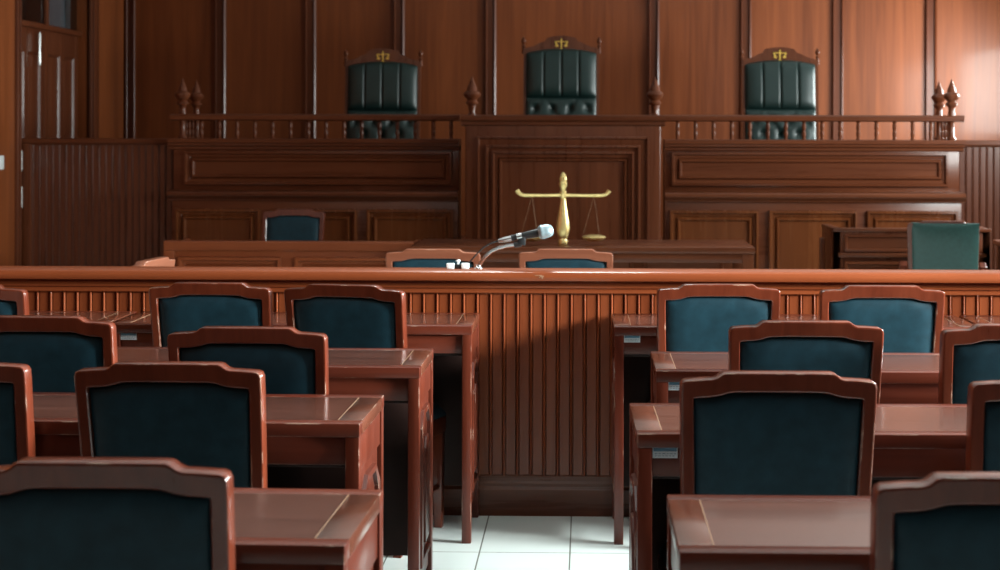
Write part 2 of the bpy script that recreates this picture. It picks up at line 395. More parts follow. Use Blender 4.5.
# boarded partitions either side of the bench
def partition(x0, x1, label, hinges):
    t = thing('boarded_partition', label, 'partition', ((x0 + x1) / 2, 11.4, 0)); ox = (x0 + x1) / 2
    b = B(); b.boards(x0 - ox, x1 - ox, .1, 1.36, 0, .0505); b.build('boarding', 'dais_boards', t)
    B().sweep_x([(.05, 1.345), (-.012, 1.345), (-.02, 1.355), (-.03, 1.362), (-.03, 1.388), (-.02, 1.394), (.05, 1.394)], x0 - ox, x1 - ox).build('top_rail', 'dais_h', t)
    B().box(x0 - ox, x1 - ox, -.02, .03, 0, .13, .006).build('plinth', 'dais_h', t)
    if hinges:
        B().box(x0 - ox, x0 - ox + .085, -.018, .03, .1, 1.36, .004).build('stile', 'dais_v', t)
        for z in (.88, 1.15):
            b = B(); b.lathe([(0, z), (.009, z + .002), (.009, z + .155), (0, z + .158)], (x0 - ox + .012, -.028, 0), 10)
            b.box(x0 - ox + .004, x0 - ox + .02, -.026, -.015, z + .01, z + .148); b.build('hinge', 'hinge', t)
    return t
partition(XL + .005, -3.058, 'dark boarded low partition with two bright hinges below the double door', True)
partition(2.728, XR - .005, 'boarded low partition in bright light beside the bench wing', False)
# switch on the left wall
t = thing('light_switch', 'small white wall switch near the hinged partition', 'light switch', (XL, 10.98, 1.22))
B().box(0, .012, -.075, .075, -.05, .05, .003).build('plate', 'white_plastic', t); B().box(.010, .018, -.03, .03, -.025, .025, .002).build('rocker', 'white_plastic', t)

# ------------------------------------------------------------------ judges' chairs
def judge_chair(loc, label):
    t = thing('judge_chair', label, 'chair', loc, 0, 'high backed judges chairs')
    W, zt = .30, 1.50          # half width, shoulder height above the platform
    # the frame faces -y
    outer = [(-.305, 0.42), (-.305, zt - .01), (-.27, zt + .004), (-.235, zt + .010), (-.205, zt + .022), (-.175, zt + .040), (-.135, zt + .052), (-.116, zt + .082), (-.06, zt + .094), (0, zt + .098)]
    outer = outer + [(-x, z) for x, z in outer[-2::-1]]
    inner = [(-.282, .46), (-.282, zt - .045), (-.255, zt - .040), (-.215, zt - .034), (-.19, zt - .030), (-.16, zt - .024), (-.125, zt - .018), (-.09, zt - .012), (-.05, zt - .008), (0, zt - .006)]
    inner = inner + [(-x, z) for x, z in inner[-2::-1]]
    b = bmesh.new()
    def ring(pts, y, off=0.0): return [b.verts.new((x, y + lean(z), z)) for x, z in pts]
    lean = lambda z: .10 * max(0, z - .45)
    fo, fi, bo, bi = ring(outer, -.025), ring(inner, -.025), ring(outer, .025), ring(inner, .025)
    n = len(outer)
    for i in range(n):
        j = (i + 1) % n
        b.faces.new((fo[i], fo[j], fi[j], fi[i])); b.faces.new((bo[j], bo[i], bi[i], bi[j]))
        b.faces.new((fo[j], fo[i], bo[i], bo[j])); b.faces.new((fi[i], fi[j], bi[j], bi[i]))
    bmesh.ops.recalc_face_normals(b, faces=b.faces[:])
    mb = B(); mb._merge(b)
    mb.build('back_frame', 'dais_v', t)
    def cushion(x0, x1, zs, bulge, chan, tuft, name):
        """padded back: channels stitched vertically, or deep buttoned tufts"""
        b = bmesh.new(); nx, nz = 72, 30; grid = []
        z0 = zs
        for j in range(nz + 1):
            row = []
            for i in range(nx + 1):
                u, v = i / nx, j / nz; x = x0 + (x1 - x0) * u
                top = zs[1](x); z = zs[0] + (top - zs[0]) * v
                e = (1 - abs(2 * u - 1) ** 6) * (1 - abs(2 * v - 1) ** 5)
                h = bulge * max(0, e) ** .5
                if chan:
                    q = abs(((u * 4) % 1) - .5) * 2            # 1 at seams
                    if .02 < u < .98: h -= .013 * max(0, (q - .78) / .22) ** 1.6 * e ** .3
                if tuft:
                    for (bu, bv) in tuft:
                        d = math.hypot((u - bu) * (x1 - x0), (v - bv) * (top - zs[0]))
                        h -= .032 * math.exp(-(d / .028) ** 2)
                    du = u * 4; dv = v * 3
                    h -= .010 * (abs(math.sin(math.pi * (du + dv) / 2)) < .16) * e + .010 * (abs(math.sin(math.pi * (du - dv) / 2)) < .16) * e
                row.append(b.verts.new((x, -.022 - h + lean(z), z)))
            grid.append(row)
        for j in range(nz):
            for i in range(nx): b.faces.new((grid[j][i], grid[j][i + 1], grid[j + 1][i + 1], grid[j + 1][i]))
        # close round to the back
        edge = grid[0][:] + [grid[j][nx] for j in range(1, nz + 1)] + grid[nz][-2::-1] + [grid[j][0] for j in range(nz - 1, 0, -1)]
        bk = [b.verts.new((v.co.x, v.co.y + .03, v.co.z)) for v in edge]
        for i in range(len(edge)):
            j = (i + 1) % len(edge); b.faces.new((edge[j], edge[i], bk[i], bk[j]))
        b.faces.new(bk)
        bmesh.ops.recalc_face_normals(b, faces=b.faces[:])
        mb = B(); mb._merge(b); return mb.build(name, 'leather_green', t, 60)
    topc = lambda x: zt - .006 - .036 * min(1, (abs(x) / .283)) ** 2.2
    cushion(-.283, .283, (1.095, topc), .058, True, None, 'headrest_pad')
    tf = [(.125 + .25 * k, v) for k in range(4) for v in (.16, .5, .84)] + [(.25 * k, v) for k in range(1, 4) for v in (.33, .67)]
    cushion(-.283, .283, (.47, lambda x: 1.108), .040, False, tf, 'tufted_pad')
    for s in (-1, 1):
        yl = lean(zt)
        B().lathe([(.0, zt - .05), (.016, zt - .045), (.014, zt - .02), (.012, zt + .005), (.018, zt + .014), (.012, zt + .022), (.010, zt + .034), (.018, zt + .046), (.020, zt + .058), (.014, zt + .072), (.006, zt + .085), (0, zt + .094)], (s * .305, yl, 0), 12).build('finial', 'dais_v', t)
    # gilt emblem of a pair of scales on the crest
    yl = lean(zt + .05) - .03
    e = B(); zc = zt + .030
    e.prism([(-.005, zc - .042), (.005, zc - .042), (.006, zc + .035), (0, zc + .048), (-.006, zc + .035)], 'xz', yl - .006, yl + .006)
    e.box(-.05, .05, yl - .005, yl + .005, zc + .016, zc + .023)
    for s in (-1, 1):
        e.prism([(s * .05 + .004, zc + .02), (s * .05 - .004, zc + .02), (s * .036 - .008, zc - .008), (s * .036 + .008, zc - .008)], 'xz', yl - .004, yl + .004)
        e.prism([(s * .036 + .016 * math.cos(R(a)), zc - .010 + .012 * math.sin(R(a))) for a in range(180, 361, 20)], 'xz', yl - .006, yl + .006)
    e.prism([(-.018, zc - .044), (.018, zc - .044), (.010, zc - .036), (-.010, zc - .036)], 'xz', yl - .006, yl + .006)
    tag(e.build('emblem', 'gold_paint', t), 'gilt scales emblem on the crest')
    # seat, arms, legs
    sb = B(); sb.box(-.30, .30, -.52, .0, .36, .42, .01); sb.build('seat_frame', 'dais_v', t)
    cb = B(); cb.box(-.28, .28, -.52, -.02, .415, .50, .035, 4); cb.build('seat', 'leather_green', t)
    for s in (-1, 1):
        ab = B(); ab.prism([(.0, .66), (-.44, .64), (-.50, .62), (-.53, .64), (-.52, .67), (-.46, .69), (.02, .70)], 'yz', s * .30 - .03, s * .30 + .03, .006)
        ab.box(s * .30 - .02, s * .30 + .02, -.47, -.43, .36, .65, .006); ab.build('armrest', 'dais_v', t)
        pb = B(); pb.box(s * .30 - .032, s * .30 + .032, -.40, -.06, .69, .72, .014, 3); pb.build('arm_pad', 'leather_green', t)
        for y in (-.49, -.0):
            lb = B(); lb.prism([(s * .27 - .026, .37), (s * .27 + .026, .37), (s * .285 + .018, 0), (s * .285 - .018, 0)], 'xz', y - .024, y + .024, .004); lb.build('leg', 'dais_v', t)
    return t
judge_chair((-1.648, 12.42, .525), 'high backed green leather chair behind the dim bench wing nearest the double door')
judge_chair((-.205, 12.42, .63), 'tallest green leather chair in the middle, behind the central podium')
judge_chair((1.552, 12.42, .54), 'high backed green leather chair behind the bright bench wing')
struct(B().box(-.85, .45, 11.55, 13.0, .515, .63, .004).build('floor_podium_step', 'dais_h'))
struct(B().box(1.1, 2.0, 11.55, 13.0, .515, .54, .004).build('floor_riser', 'dais_h'))
struct(B().box(-2.1, -1.2, 11.55, 13.0, .515, .525, .002).build('floor_riser_left', 'dais_h'))

# ------------------------------------------------------------------ the bar across the room
YBAR = 5.82
t = thing('courtroom_bar', 'long boarded timber barrier across the whole room in front of the judges', 'barrier', (-.1, YBAR, 0))
bx0, bx1 = XL + .11, XR + .09
bt = B(); bt.boards(bx0, bx1, .12, .84, 0, .0505, .03); bt.build('boarding', 'bar_v', t)
B().sweep_x([(.03, .83), (-.008, .83), (-.012, .834), (-.012, .841), (-.006, .845), (-.006, .848), (-.013, .852), (-.015, .859), (-.007, .863), (-.007, .876), (-.014, .884), (.03, .884)], bx0, bx1).build('frieze_moulding', 'bar_h', t)
B().sweep_x([(-.035, .878), (-.046, .882), (-.05, .890), (-.05, .903), (-.046, .913), (-.036, .919), (.085, .919), (.095, .912), (.10, .896), (.095, .878)], bx0, bx1).build('top_rail', 'bar_h', t)
B().sweep_x([(.03, .0), (-.024, .0), (-.024, .098), (-.014, .108), (-.014, .120), (-.008, .128), (-.008, .145), (0, .15), (.03, .15)], bx0, bx1).build('plinth', 'dais_h', t)  # darker dais wood here stands in for shade at the bar's foot
b = B(); b.box(bx0, bx1, .03, .05, 0, .875); b.build('rear_board', 'bar_h', t)
b = B()
for (dx, dz, w, h) in ((-.016, .904, .026, .002), (-.004, .902, .014, .004), (-.002, .897, .005, .006), (-.012, .896, .004, .003)):
    b.box(-.062 + dx - w / 2, -.062 + dx + w / 2, -.0512, -.0495, dz - h, dz)
tag(b.build('chipped_edge', 'inlay', t), 'pale chip in the varnish of the top rail')

# ------------------------------------------------------------------ visitor chairs
def lean(z): return -.085 * max(0.0, (z - .44) / .475) ** 1.15
OUT = [(-.200, .44), (-.203, .56), (-.207, .72), (-.210, .86), (-.210, .888), (-.2065, .897), (-.199, .901), (-.165, .9035), (-.140, .9045), (-.131, .908), (-.122, .9155), (-.114, .9183), (-.05, .9185), (0, .9185)]
INN = [(-.171, .475), (-.174, .56), (-.178, .72), (-.181, .84), (-.181, .858), (-.180, .8615), (-.170, .8625), (-.150, .8635), (-.130, .866), (-.118, .8695), (-.105, .8735), (-.092, .875), (-.05, .8755), (0, .8755)]
OUT = OUT + [(-x, z) for x, z in OUT[-2::-1]]; INN = INN + [(-x, z) for x, z in INN[-2::-1]]
def make_chair(label, wood_m='chair', pad_m='velvet', arms=False, full=False):
    t = thing('courtroom_chair', label, 'chair')
    b = bmesh.new(); bv = .005
    def ring(pts, y, inset=0.0):
        n = len(pts); r = []
        for i, (x, z) in enumerate(pts):
            if inset:
                a, c = pts[max(i - 1, 0)], pts[min(i + 1, n - 1)]
                tx, tz = c[0] - a[0], c[1] - a[1]; l = math.hypot(tx, tz) or 1
                x, z = x + tz / l * inset, z - tx / l * inset
            r.append(b.verts.new((x, y + lean(z), z)))
        return r
    th = .023
    rings = [ring(INN, -th + .003, 0), ring(INN, -th, -.003), ring(INN, -th, -.0045), ring(OUT, -th, bv + .0015), ring(OUT, -th, bv), ring(OUT, -th + bv * .3, bv * .3), ring(OUT, -th + bv, 0), ring(OUT, th - bv, 0), ring(OUT, th - bv * .3, bv * .3), ring(OUT, th, bv), ring(OUT, th, bv + .0015), ring(INN, th, -.0045), ring(INN, th, -.003), ring(INN, th - .003, 0)]
    n = len(OUT)
    for A, C in zip(rings, rings[1:] + rings[:1]):
        for i in range(n - 1): b.faces.new((A[i], A[i + 1], C[i + 1], C[i]))
    for i in (0, n - 1): b.faces.new([r[i] for r in rings])
    bmesh.ops.recalc_face_normals(b, faces=b.faces[:])
    mb = B(); mb._merge(b)
    mb.box(-.17, .17, -.015, .015, .455, .485, .004)
    mb.build('back_frame', wood_m, t, 40)
    # pad, domed on both faces, following the crest outline
    def topz(x):
        ax = abs(x)
        for (xa, za), (xb, zb) in zip(INN, INN[1:]):
            if xb > 0: break
            if xa <= -ax <= xb and xb > xa: return za + (zb - za) * ((-ax - xa) / (xb - xa))
        return .8755 if ax < .1 else .86
    b = bmesh.new(); nx, nz = 30, 24; both = []
    for sgn, bulge in ((-1, .020), (1, .026)):
        g = []
        for j in range(nz + 1):
            row = []
            for i in range(nx + 1):
                u = math.sin((i / nx - .5) * math.pi) * .5 + .5; v = math.sin((j / nz - .5) * math.pi) * .5 + .5
                z = .478 + v * .38; hw_ = .172 + .009 * v
                x = (2 * u - 1) * hw_; z = .478 + v * (topz(x) - .001 - .478)
                if full: x = x * 1.09 + .012; z = .478 + v * (.905 - .478)
                ex = 3 if full else 8
                e = (1 - abs(2 * u - 1) ** ex) * (1 - abs(2 * v - 1) ** ex)
                y = sgn * ((.020 if full else .006) + bulge * (1.6 if full else 1) * max(0, e) ** .55)
                row.append(b.verts.new((x, y + lean(z), z)))
            g.append(row)
        for j in range(nz):
            for i in range(nx): b.faces.new((g[j][i], g[j][i + 1], g[j + 1][i + 1], g[j + 1][i]))
        both.append(g)
    A, C = both
    lp = lambda g: g[0][:] + [g[j][nx] for j in range(1, nz + 1)] + g[nz][-2::-1] + [g[j][0] for j in range(nz - 1, 0, -1)]
    la, lc = lp(A), lp(C)
    for i in range(len(la)): b.faces.new((la[i], la[(i + 1) % len(la)], lc[(i + 1) % len(la)], lc[i]))
    bmesh.ops.recalc_face_normals(b, faces=b.faces[:])
    mb = B(); mb._merge(b); mb.build('back_pad', pad_m, t, 70)
    # seat: trapezoid, wider at the front
    rail = [(-.205, -.012), (.205, -.012), (.235, .375), (-.235, .375)]
    mb = B(); mb.prism(rail, 'xy', .345, .405, .006); mb.build('seat_frame', wood_m, t)
    b = bmesh.new(); g = []; nx, ny = 18, 16
    for j in range(ny + 1):
        row = []
        for i in range(nx + 1):
            u = math.sin((i / nx - .5) * math.pi) * .5 + .5; v = math.sin((j / ny - .5) * math.pi) * .5 + .5
            hw_ = .200 + .033 * v; x = (2 * u - 1) * hw_; y = .018 + v * .362
            e = (1 - abs(2 * u - 1) ** 5) * (1 - abs(2 * v - 1) ** 5)
            row.append(b.verts.new((x, y, .408 + .072 * max(0, e) ** .45)))
        g.append(row)
    for j in range(ny):
        for i in range(nx): b.faces.new((g[j][i], g[j][i + 1], g[j + 1][i + 1], g[j + 1][i]))
    lo = [b.verts.new((v.co.x, v.co.y, .4)) for v in (g[0][:] + [g[j][nx] for j in range(1, ny + 1)] + g[ny][-2::-1] + [g[j][0] for j in range(ny - 1, 0, -1)])]
    hi = g[0][:] + [g[j][nx] for j in range(1, ny + 1)] + g[ny][-2::-1] + [g[j][0] for j in range(ny - 1, 0, -1)]
    for i in range(len(lo)): b.faces.new((hi[(i + 1) % len(lo)], hi[i], lo[i], lo[(i + 1) % len(lo)]))
    b.faces.new(lo); bmesh.ops.recalc_face_normals(b, faces=b.faces[:])
    mb = B(); mb._merge(b); mb.build('seat', pad_m, t, 70)
    for s in (-1, 1):
        # front leg tapers; rear leg rakes back towards the floor
        mb = B(); mb.prism([(s * .213 - .019, .35), (s * .213 + .019, .35), (s * .213 + .014, 0), (s * .213 - .014, 0)], 'xz', .335, .371, .003); mb.build('leg', wood_m, t)
        mb = B(); mb.prism([(-.018, .46), (.018, .46), (.016, .30), (-.024, .12), (-.05, 0), (-.08, 0), (-.06, .12), (-.024, .30)], 'yz', s * .187 - .015, s * .187 + .015, .003); mb.build('leg', wood_m, t)
        mb = B(); p0, p1 = Vector((s * .187, -.055, .15)), Vector((s * .213, .35, .15))
        mb.tube([p0, p0.lerp(p1, .5), p1], .011, 8); mb.build('stretcher', wood_m, t)
    mb = B(); mb.box(-.21, .21, .14, .165, .14, .16, .004); mb.build('stretcher', wood_m, t)
    if arms:
        for s in (-1, 1):
            mb = B(); mb.prism([(-.02, .64), (.16, .655), (.28, .645), (.33, .625), (.345, .60), (.325, .585), (.30, .605), (.15, .62), (-.02, .605)], 'yz', s * .235 - .022, s * .235 + .022, .006)
            mb.box(s * .235 - .015, s * .235 + .015, .27, .31, .36, .62, .004); mb.build('armrest', wood_m, t)
    return t
CG = 'courtroom chairs at the visitor desks'
chairs = [   # x, y of the crest, turn, label
    (-1.286, 5.283, -2, 'blue padded chair in the dim row by the bar, second from the aisle'),
    (-.806, 5.234, -10, 'blue padded chair in the dim row by the bar, beside the central aisle'),
    (-2.098, 5.18, 0, 'chair cut by the left edge, far row by the bar, only its crest corner showing'),
    (-1.525, 4.285, 0, 'blue padded chair cut by the left edge, second row from the bar'),
    (-.892, 4.068, -1, 'blue padded chair just above the large whole chair, dim side, second row from the bar'),
    (-1.476, 3.486, 0, 'chair cut by the left edge showing one upright, third row from the bar'),
    (-.926, 3.428, -1, 'large blue padded chair wholly in view on the dim left side, third row'),
    (-.764, 2.40, 0, 'nearest blue padded chair on the left, in the bottom left corner'),
    (.45, 5.309, 1, 'bright blue padded chair by the bar, first one right of the central aisle'),
    (1.003, 5.282, 0, 'brightest light blue padded chair, by the bar, second from the aisle on the right'),
    (.602, 4.261, 0, 'blue padded chair in the second row from the bar, just right of the aisle'),
    (1.170, 4.205, 0, 'blue padded chair cut by the right edge, second row from the bar'),
    (.412, 3.34, 0, 'large blue padded chair with its whole back in view, right of the aisle'),
    (1.027, 3.315, 0, 'chair cut by the right edge showing one upright, third row from the bar'),
    (.643, 2.34, 0, 'nearest blue padded chair on the right, in the bottom right corner'),
]
proto = make_chair(chairs[0][3])
for i, (x, y, rz, lab) in enumerate(chairs):
    o = proto if i == 0 else copy_tree(proto)
    o.location = (x, y + .085 * math.cos(R(rz)), 0); o.rotation_euler = (0, 0, R(rz)); tag(o, lab, 'chair', CG)
# chairs on the judges' side of the bar
cproto = make_chair('x', 'chair_light', 'velvet')
cl = [(-.682, 6.877, 0, 'pale framed clerk chair just past the bar, under the microphone cable'),
      (-.091, 6.909, 0, 'pale framed clerk chair just past the bar, in front of the gold scales'),
      (-1.765, 6.27, 84, 'pale framed chair turned sideways past the bar, only its crest tip showing')]
for i, (x, y, rz, lab) in enumerate(cl):
    o = cproto if i == 0 else copy_tree(cproto)
    o.location = (x + .085 * -math.sin(R(rz)) , y + .085 * math.cos(R(rz)), 0); o.rotation_euler = (0, 0, R(rz)); tag(o, lab, 'chair', 'chairs on the judges side')
o = copy_tree(proto); o.location = (-1.985, 10.40, 0); o.rotation_euler = (0, 0, R(180)); tag(o, 'padded clerk chair behind the panelled clerk desk, against the bench', 'chair', 'chairs on the judges side')
wc = make_chair('teal leather armchair turned aside in front of the witness stand', 'chair', 'leather_teal', True, True)
wc.location = (2.15, 9.40, 0); wc.rotation_euler = (0, 0, R(-12)); wc.name = 'witness_armchair'

# ------------------------------------------------------------------ visitor desks
PANEL = [(0, .0), (.004, .010), (.016, .012), (.024, .002), (.034, .002)]
def make_desk(label, w=1.27, d=.40):
    """origin at the floor under the middle of the near long edge; the sitter's side faces -y"""
    t = thing('visitor_desk', label, 'desk'); a = w / 2; h = .76
    # top: border boards mitred round a centre panel
    bd = .058
    for y0, y1 in ((0, bd * .75), (d - bd * .75, d)): B().box(-a, a, y0, y1, h - .032, h, .003).build('top_border', 'desk_h', t)
    for s in (-1, 1): B().box(min(s * a, s * (a - bd)), max(s * a, s * (a - bd)), bd * .75 - .001, d - bd * .75 + .001, h - .032, h, .0015).build('top_border', 'desk_side', t)
    B().box(-a + bd, a - bd, bd * .75, d - bd * .75, h - .030, h - .0006).build('top_panel', 'desk_top', t)
    for s in (-1, 1): B().box(s * (a - bd) - .0008, s * (a - bd) + .0008, bd * .75, d - bd * .75, h - .02, h + .0002).build('inlay_line', 'inlay', t)
    pw = .033
    for s in (-1, 1):
        for y0, y1 in ((.001, .001 + pw), (d - .001 - pw, d - .001)):
            x0, x1 = (a - .001 - pw, a - .001) if s > 0 else (-a + .001, -a + .001 + pw)
            B().box(x0, x1, y0, y1, 0, h - .030, .003).build('leg', 'desk_v', t)
        # end panel: rail above, arched moulding on a fielded board between the posts
        xo = s * (a - .006)
        sb = B(); rot = Matrix.Translation((xo, d / 2, 0)) @ Matrix.Rotation(R(90 * s), 4, 'Z')
        y0, y1 = -d / 2 + pw, d / 2 - pw
        sb.box(y0 - .004, y1 + .004, 0, .022, .64, h - .031, .002, rot=rot)
        sb.box(y0 + .02, y1 - .02, .004, .02, .10, .645, .002, rot=rot)
        sb.build('end_panel', 'desk_v', t)
        mb = B()
        # arched frame moulding
        def loop(ins):
            xa, xb, z0, z1 = y0 + .045 + ins, y1 - .045 - ins, .16 + ins, .615 - ins
            c = (xb - xa) * .22
            return [(xa, z0), (xb, z0), (xb, z1 - .045), (xb - c, z1), (xa + c, z1), (xa, z1 - .045)]
        bb = bmesh.new(); rings = [[bb.verts.new((p[0], -hh, p[1])) for p in loop(i)] for i, hh in ((0, -.006), (.002, .006), (.010, .009), (.018, .006), (.020, -.006))]
        for A, C in zip(rings, rings[1:]):
            for k in range(6): bb.faces.new((A[k], A[(k + 1) % 6], C[(k + 1) % 6], C[k]))
        bmesh.ops.recalc_face_normals(bb, faces=bb.faces[:]); bmesh.ops.transform(bb, matrix=rot, verts=bb.verts); mb._merge(bb)
        # small fielded tablet inside
        mb.prism([(-.05, .22), (.05, .22), (.05, .50), (.025, .53), (-.025, .53), (-.05, .50)], 'xz', -.010, .006, .004, rot=rot)
        mb.build('moulding', 'desk_v', t)
    # apron on the sitter's side with a shelf behind it, and a full back board towards the judges
    B().box(-a + .033, a - .033, .012, .030, h - .098, h - .030, .002).build('apron', 'desk_h', t)
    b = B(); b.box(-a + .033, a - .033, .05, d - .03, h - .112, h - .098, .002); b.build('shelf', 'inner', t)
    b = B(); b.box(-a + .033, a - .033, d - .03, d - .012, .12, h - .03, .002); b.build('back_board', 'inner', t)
    # printed stock label near the left post
    b = B(); lb = b.box(-a + .035, -a + .091, .0095, .0122, h - .056, h - .030).build('label', 'paper', t); tag(lb, 'white and blue stock label')
    B().box(-a + .037, -a + .089, .0088, .010, h - .041, h - .032).build('label_band', 'label_blue', lb)
    b = B()
    for k in range(2):
        x = -a + .040
        while x < -a + .084:
            l = random.uniform(.004, .010); b.box(x, min(x + l, -a + .087), .0090, .010, h - .0470 - .005 * k, h - .0450 - .005 * k); x += l + .0025
    b.build('label_print', 'label_ink', lb)
    return t
desks = [ # right end x (left side) or left end x (right side), near y, width, rot, label
    ('r', -.390, 2.519, 1.27, -1.5, 'nearest desk on the dim side, beside the bottom left corner chair'),
    ('r', -.521, 3.565, 1.30, -.6, 'desk on the dim side in front of the nearest left desk, second from the camera'),
    ('r', -.476, 4.425, 1.36, 0, 'dim side desk with tall moulded end panel, third from the camera'),
    ('r', -.399, 5.395, 1.27, 0, 'dim side desk standing against the bar, end next to the central aisle'),
    ('r', -1.69, 5.395, 1.27, 0, 'dim side desk against the bar, further from the aisle, near the left edge'),
    ('l', .097, 5.395, 1.27, 0, 'bright side desk standing against the bar, end next to the central aisle'),
    ('l', .198, 4.385, 1.27, 0, 'bright side desk in the second row, its stock label half hidden by a chair'),
    ('l', .114, 3.472, 1.27, 1, 'bright side desk holding the clearest stock label, behind the large whole chair'),
    ('l', .150, 2.481, 1.27, 0, 'nearest bright side desk, beside the bottom right corner chair'),
    ('l', 1.385, 5.395, 1.27, 0, 'bright side desk against the bar at the photo\'s right edge'),
]
DG = 'visitor desks'
dproto = {}
for (sd, x, y, w, rz, lab) in desks:
    if w not in dproto: o = dproto[w] = make_desk(lab, w)
    else: o = copy_tree(dproto[w])
    o.location = (x - w / 2 if sd == 'r' else x + w / 2, y, 0); o.rotation_euler = (0, 0, R(rz)); tag(o, lab, 'desk', DG)

# ------------------------------------------------------------------ furniture between the bar and the bench
t = thing('clerk_table', 'long clerk table holding the gold scales below the central podium', 'table', (-.02, 9.2, 0))
a = 1.02
B().box(-a, a, 0, .66, .725, .762, .004).build('tabletop', 'dais_h', t)
for x in (-a + .01, a - .075):
    for y in (.01, .60): B().box(x, x + .065, y, y + .05, 0, .728, .004).build('leg', 'dais_v', t)
b = B(); b.box(-a + .07, a - .13, .10, .125, .06, .728, .002); b.build('front_board', 'dais_h', t)
for x0, x1 in ((-a + .12, -.36), (-.30, .30), (.36, a - .18)): B().panel(x0, x1, .14, .69, .1, PANEL, .005).build('front_panel', 'dais_h', t)
B().box(-a + .02, a - .02, .012, .03, .67, .727, .002).build('apron', 'dais_h', t)

t = thing('clerk_desk', 'panelled clerk desk with closed front before the dim bench wing', 'desk', (-1.815, 9.4, 0))
a = .755
b = B(); b.box(-a, a, 0, .03, 0, .755, .003); b.box(-a, -a + .03, .02, .5, 0, .755, .003); b.box(a - .03, a, .02, .5, 0, .755, .003); b.build('carcass', 'clerk_h', t)
B().sweep_x([(.05, .715), (-.008, .715), (-.014, .722), (-.014, .768), (-.008, .776), (.045, .776), (.05, .77)], -a - .005, a + .005).build('cap_rail', 'clerk_h', t)
B().box(-a + .025, a - .025, .028, .5, .70, .725, .003).build('worktop', 'dais_h', t)
for x0, x1 in ((-a + .08, -.04), (.04, a - .08)): B().panel(x0, x1, .1, .68, .0005, NEST, .005).build('front_panel', 'clerk_h', t)
b = B(); 
for x0, x1 in ((-a - .006, -a + .06), (a - .06, a + .006)): B().box(x0, x1, -.012, .02, 0, .716, .003).build('corner_post', 'clerk_h', t)

t = thing('witness_stand', 'low panelled witness stand behind the teal armchair', 'witness stand', (2.065, 9.9, 0))
a = .497
b = B(); b.box(-a, a, 0, .025, 0, .82, .003); b.box(-a, -a + .05, .0, .46, 0, .82, .003); b.box(a - .05, a, .0, .46, 0, .82, .003); b.build('carcass', 'dais_v', t)
b = B(); b.box(-a - .004, a + .004, -.012, .05, .815, .838, .005); b.box(-a - .004, -a + .055, -.01, .465, .815, .838, .005); b.box(a - .055, a + .004, -.01, .465, .815, .838, .005); b.build('cap_rail', 'dais_h', t)
B().panel(-a + .07, a - .07, .685, .80, .0005, PANEL, .005).build('upper_panel', 'dais_h', t)
B().box(-a + .03, a - .03, -.03, .02, .655, .68, .004).build('book_ledge', 'dais_h', t)
B().panel(-a + .07, a - .07, .10, .63, .0005, NEST, .005).build('lower_panel', 'dais_h', t)
for x in (-a - .05,): B().box(x, x + .035, .22, .255, 0, .76, .004).build('post', 'dais_v', t)
t = thing('side_table', 'dark small table at the photo\'s right edge beside the witness stand', 'table', (2.86, 9.7, 0))
B().box(-.27, .27, -.25, .25, .735, .765, .005).build('tabletop', 'chair_light', t)
for x in (-.25, .20):
    for y in (-.23, .18): B().box(x, x + .05, y, y + .05, 0, .737, .004).build('leg', 'dais_v', t)
b = B(); b.box(-.24, .24, -.215, -.195, .45, .737, .002); b.box(-.235, -.22, -.2, .2, .45, .737, .002); b.box(.22, .235, -.2, .2, .45, .737, .002); b.build('apron', 'dais_h', t)

# ------------------------------------------------------------------ gold scales on the clerk table
t = thing('balance_scales', 'gold balance scales with a baluster column on the clerk table', 'scales', (-.141, 9.32, .762))
s = 1.0
B().lathe([(0, 0), (.026, 0), (.030, .01), (.029, .025), (.024, .04), (.030, .055), (.039, .085), (.041, .11), (.036, .15), (.027, .20), (.019, .25), (.015, .28), (.019, .287), (.021, .295), (.016, .303), (.020, .315), (.020, .325), (.014, .333), (.017, .345), (.023, .358), (.025, .375), (.020, .382), (.023, .395), (.022, .408), (.018, .413), (.020, .42), (.012, .43), (.008, .437), (0, .441)], (0, 0, 0), 20).build('column', 'gold', t)
path = [(-.278, 0, .331), (-.268, 0, .316), (-.255, 0, .305), (-.235, 0, .300), (-.12, 0, .300), (0, 0, .302), (.12, 0, .300), (.235, 0, .300), (.255, 0, .305), (.268, 0, .316), (.278, 0, .331)]
B().tube(path, [.015, .014, .012, .011, .009, .011, .009, .011, .012, .014, .015], 10).build('beam', 'gold', t)
for sx in (-1, 1):
    pz = .047
    pan = B().lathe([(0, pz - .024), (.03, pz - .022), (.055, pz - .013), (.070, pz - .001), (.073, pz + .004), (.070, pz + .008), (.055, pz + .014), (.03, pz + .018), (0, pz + .019)], (sx * .186, 0, 0), 24).build('pan', 'gold', t)
    b = B()
    for ang in (180, 300, 60):
        b.tube([(sx * .186, 0, .296), (sx * .186 + .07 * math.cos(R(ang)), .07 * math.sin(R(ang)), pz + .003)], .0008, 6)
    b.build('chain', 'inlay', t)

# ------------------------------------------------------------------ microphone on the bar
t = thing('microphone', 'silver headed microphone on a chrome gooseneck standing on the bar', 'microphone', (-.408, 5.86, .919))
B().lathe([(0, 0), (.016, 0), (.016, .004), (.010, .008), (.008, .016), (0, .017)], (0, 0, 0), 14).build('base', 'chrome', t)
gp = [(0, 0, .008), (.010, 0, .026), (.026, 0, .047), (.048, 0, .066), (.075, 0, .079), (.105, 0, .087), (.140, 0, .092)]
B().tube(gp, .0074, 10).build('gooseneck', 'chrome', t)
B().lathe([(.0, -.016), (.011, -.014), (.012, .0), (.011, .014), (0, .016)], (.0, 0, 0), 10, Matrix.Translation((.148, 0, .094)) @ Matrix.Rotation(R(80), 4, 'Y')).build('clip_joint', 'black', t)
ax = Vector((.195, 0, .040)).normalized(); rotm = Vector((0, 0, 1)).rotation_difference(ax).to_matrix().to_4x4()
T0 = Matrix.Translation((.074, 0, .106))
